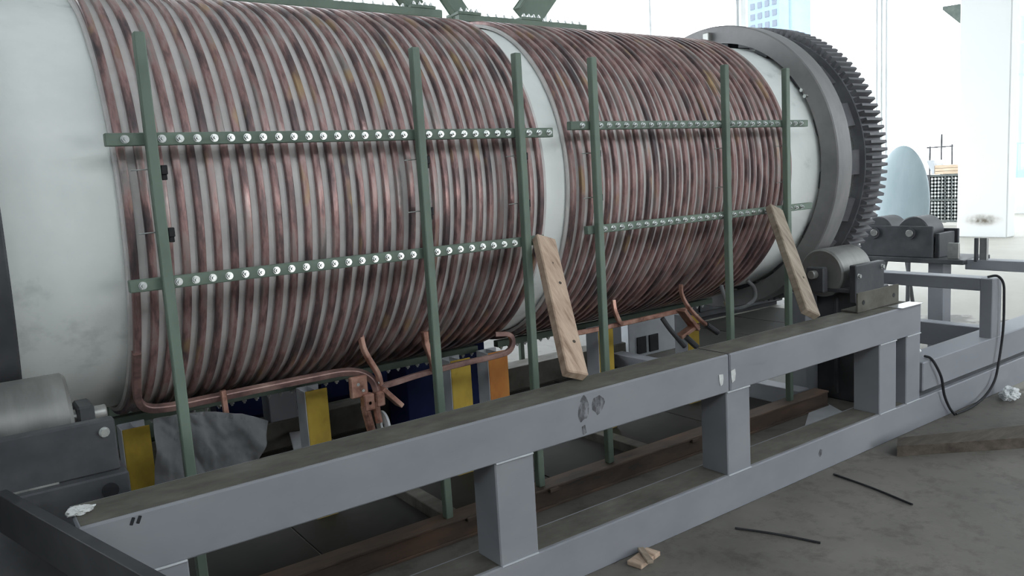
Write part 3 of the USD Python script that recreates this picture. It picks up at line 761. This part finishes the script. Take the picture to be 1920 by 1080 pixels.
# navy boxes under and behind the drum
t = thing('steel_box', 'navy blue steel box on the floor under the right part of the left coil', 'box', (2.78, 2.5, 0))
obj('body', bx(2.46, 3.12, 2.32, 2.62, 0, .70, .006), 'navy', t)
obj('lid', bx(2.45, 3.13, 2.31, 2.63, .70, .72, .004), 'navy', t)
def cabinet(label, x0, x1, mt, h, doors):
    t = thing('steel_cabinet', label, 'cabinet', ((x0 + x1) / 2, 3.6, 0))
    obj('body', bx(x0, x1, 3.42, 3.9, 0.04, h, .006), mt, t)
    obj('plinth', bx(x0 + .02, x1 - .02, 3.45, 3.88, 0, .04, .003), 'black', t)
    w = (x1 - x0) / doors
    for k in range(doors):
        d = obj('door', bx(x0 + k * w + .008, x0 + (k + 1) * w - .008, 3.402, 3.42, .07, h - .03, .003), mt, t)
        obj('handle', bx(x0 + (k + .85) * w - .01, x0 + (k + .85) * w + .01, 3.385, 3.402, h * .5 - .05, h * .5 + .05, .003), 'zinc', d)
cabinet('navy blue steel cabinet behind the machine, left of the green cabinet', -.9, .55, 'navy', 1.25, 2)
cabinet('dark green steel cabinet between the two navy cabinets behind the machine', .60, 1.42, 'green', 1.25, 1)
cabinet('navy blue steel cabinet behind the machine, right of the green cabinet', 1.46, 3.05, 'navy', 1.25, 2)

t = thing('dark_shade_box', 'added dark box standing in for shade behind the drive end of the drum', 'housing', (7.2, 3.8, 0))  # dark box added where only shade falls behind the drum
obj('body', bx(5.95, 8.3, 3.45, 4.2, .05, .95, .01), 'black_steel', t)
obj('plinth', bx(6.0, 8.25, 3.5, 4.15, 0, .05, .004), 'black', t)
for k in range(3):
    obj('dark_panel', bx(6.0 + k * .76, 6.70 + k * .76, 3.432, 3.45, .12, .88, .004), 'black_steel', t)

# floor plates under the machine, coloured darker to stand in for the drum shade
t = thing('floor_plates', 'grimy steel plates laid side by side on the floor, darkened for the shade under the drum', 'floor plates', (2.6, 1.45, 0))
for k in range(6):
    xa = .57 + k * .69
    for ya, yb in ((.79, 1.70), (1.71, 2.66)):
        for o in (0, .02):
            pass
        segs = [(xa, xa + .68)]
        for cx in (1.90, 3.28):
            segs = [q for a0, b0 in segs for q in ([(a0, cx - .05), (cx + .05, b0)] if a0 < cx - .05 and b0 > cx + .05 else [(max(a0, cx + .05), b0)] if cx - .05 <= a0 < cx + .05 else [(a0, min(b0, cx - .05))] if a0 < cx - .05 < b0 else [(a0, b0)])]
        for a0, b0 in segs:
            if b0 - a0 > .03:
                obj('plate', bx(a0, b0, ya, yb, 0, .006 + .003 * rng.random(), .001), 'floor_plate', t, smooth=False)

for k in range(3):  # extra dark plates added where the floor only lies in shade
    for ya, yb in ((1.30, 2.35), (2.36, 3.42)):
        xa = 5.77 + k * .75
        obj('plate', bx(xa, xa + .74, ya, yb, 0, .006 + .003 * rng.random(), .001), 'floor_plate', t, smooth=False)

# steel strip under the machine; pale patch added for light on the floor
obj('steel_plate', bar((1.77, 2.66, .10), (1.62, 2.15, .10), .09, .012), 'pale', label='pale steel strip lying under the machine beside the yellow column', category='plate')
obj('floor_light_patch', hull(np.array([(x, y, z) for z in (.001, .006) for x, y in ((4.80, .74), (4.93, .69), (4.74, .36), (4.37, .40), (4.37, .50))])), 'pale', label='pale flat patch standing in for light on the floor behind the right front posts', category='plate', smooth=False)

# thick plank on the floor at the right, steel rods, scrap
t = thing('floor_plank', 'thick dirty timber plank lying on the floor at the right', 'timber', (4.8, -.3, 0))
m = hull(np.array([(x, y, z) for z in (0, .062) for x, y in ((4.277, -.165), (5.60, -1.06), (5.78, -.85), (4.42, -.09))]))
for _ in range(3):
    m = m.subdivide()
m.vertices += (meshkit.fbm(m.vertices * 16, 3, 3)[:, None] - .5) * np.array([.01, .01, .006])
m.vertices[:, 2] = np.maximum(m.vertices[:, 2], 0.0)
obj('plank', m, 'wood_dark', t)
for a, b, lab in (((3.786, -.075), (3.698, -.555), 'thin rusty rod on the floor nearer the base frame'), ((2.87, -.138), (3.022, -.49), 'thin rusty rod on the floor nearest the camera')):
    a, b = np.array([*a, .006]), np.array([*b, .006])
    mid = (a + b) / 2 + [.012, 0, 0]
    obj('steel_rod', tube(smooth_path([a, mid, b]), .0055, 8), 'black_steel', label=lab, category='rod')
t = thing('wood_scrap', 'small pale wooden offcut on the floor against the front beam', 'wood scrap', (2.33, -.07, 0))
obj('board', bar((2.255, -.085, .012), (2.41, -.05, .012), .075, .022, (0, 0, 1), .003), 'wood', t)
obj('batten', bar((2.36, -.02, .030), (2.30, -.14, .030), .03, .016, (0, 0, 1), .003), 'wood_grey', t)

# cables and bags
obj('power_cable', tube(smooth_path([(5.86, .05, .842), (5.89, .0, .85), (5.915, -.03, .80), (5.922, -.035, .689), (5.918, -.035, .462), (5.86, -.035, .24), (5.80, -.035, .12), (5.65, -.04, .045), (5.45, -.04, .012), (5.25, -.035, .009)]), .0085, 8), 'black', df, label='black power cable')
obj('power_cable', tube(smooth_path([(5.03, .06, .425), (5.0, .01, .425), (4.985, -.03, .39), (5.06, -.032, .29), (5.10, -.032, .17), (5.17, -.032, .07), (5.235, -.035, .009)]), .0085, 8), 'black', df, label='black power cable')


def crumple(c, r, seed):
    m = trimesh.creation.icosphere(4, 1.0)
    v = m.vertices
    k = 1 + (meshkit.fbm(v * 2.6 + seed, 4, seed) - .5) * 1.1
    m.vertices = np.array(c) + v * k[:, None] * np.array(r)
    return m
b = crumple((5.82, -.13, .045), (.075, .055, .045), 3)
b.vertices[:, 2] = np.maximum(b.vertices[:, 2], .001)
obj('plastic_bag', b, 'clear', label='crumpled clear plastic bag on the floor at the far right', category='bag', smooth=25)
b = crumple((4.965, .12, .462), (.06, .05, .045), 8)
b.vertices[:, 2] = np.maximum(b.vertices[:, 2], .416)
obj('plastic_bag', b, 'clear', label='crumpled clear plastic bag on the beam beside the cable', category='bag', smooth=25)
b = crumple((.222, .12, .812), (.035, .022, .016), 5)
b.vertices[:, 2] = np.maximum(b.vertices[:, 2], .806)
obj('paper_scrap', b, 'putty', label='crumpled white scrap on the left end of the top beam', category='scrap', smooth=25)

# ================================================================== far things at the right
m = trimesh.creation.icosphere(5, 1.0)
m.vertices = m.vertices * [.14, .31, .66] + [9.0, 2.33, 1.18]
t = thing('dished_head', 'tall pale blue dished steel plate standing on edge beyond the ring gear', 'steel plate', (9, 2.33, 0))
obj('dish', m, 'disc', t)
for dx, dy in ((-.25, -.2), (-.25, .2), (.25, 0)):
    obj('leg', cyl((9.0 + dx * .3, 2.33 + dy * .6, .62), (9.0 + dx, 2.33 + dy, 0), .022, 10), 'dark_steel', t)

t = thing('wire_cage', 'grey perforated cage beside the white pillar carrying crates', 'cage', (20, 7.2, 0))
X0, X1, Y0, Y1 = 20.0, 20.8, 6.55, 7.52
for x in (X0, X1):
    for y in (Y0, Y1):
        obj('corner_post', bx(x - .03, x + .03, y - .04, y + .04, 0, 1.25, .004), 'dark_steel', t, smooth=False)
for z in (.1, .62, 1.22):
    for x in (X0, X1):
        obj('rail', bx(x - .02, x + .02, Y0, Y1, z - .025, z + .025, .003), 'cage', t, smooth=False)
grid = [bx(X0 - .008, X0 + .008, Y0, Y1, z, z + .045, 0) for z in np.arange(.14, 1.2, .085)] + [bx(X0 - .008, X0 + .008, y, y + .04, .12, 1.2, 0) for y in np.arange(Y0 + .03, Y1, .08)]
g = obj('grid', cat(grid), 'cage', t, smooth=False)
t = thing('crate', 'pale timber crate on top of the grey cage', 'crate', (20.3, 7.05, 1.25))
for k in range(3):
    obj('board', bx(20.0, 20.6, 6.6, 7.38, 1.25 + k * .075, 1.25 + k * .075 + .068, .004), 'crate', t, smooth=False)
obj('tool_box', hull(np.array([(x, y, z) for x in (20.02, 20.5) for y, z in ((7.45, 1.255), (7.60, 1.60), (7.40, 1.60), (7.40, 1.255))])), 'pale', label='grey box leaning beside the crate on the cage', category='box', smooth=False)
t = thing('scaffold', 'thin pole railing behind the crate', 'railing', (21.5, 7.4, 0))
for y, z in ((8.25, 1.96), (7.95, 2.26), (7.68, 1.98)):
    obj('pole', cyl((21.5, y, 0), (21.5, y, z), .020, 8), 'dark_steel', t)
obj('rail', cyl((21.5, 8.33, 1.93), (21.5, 7.66, 1.93), .016, 8), 'dark_steel', t)

UsdShade.MaterialBindingAPI.Apply(dome.GetPrim()).Bind(SKY)
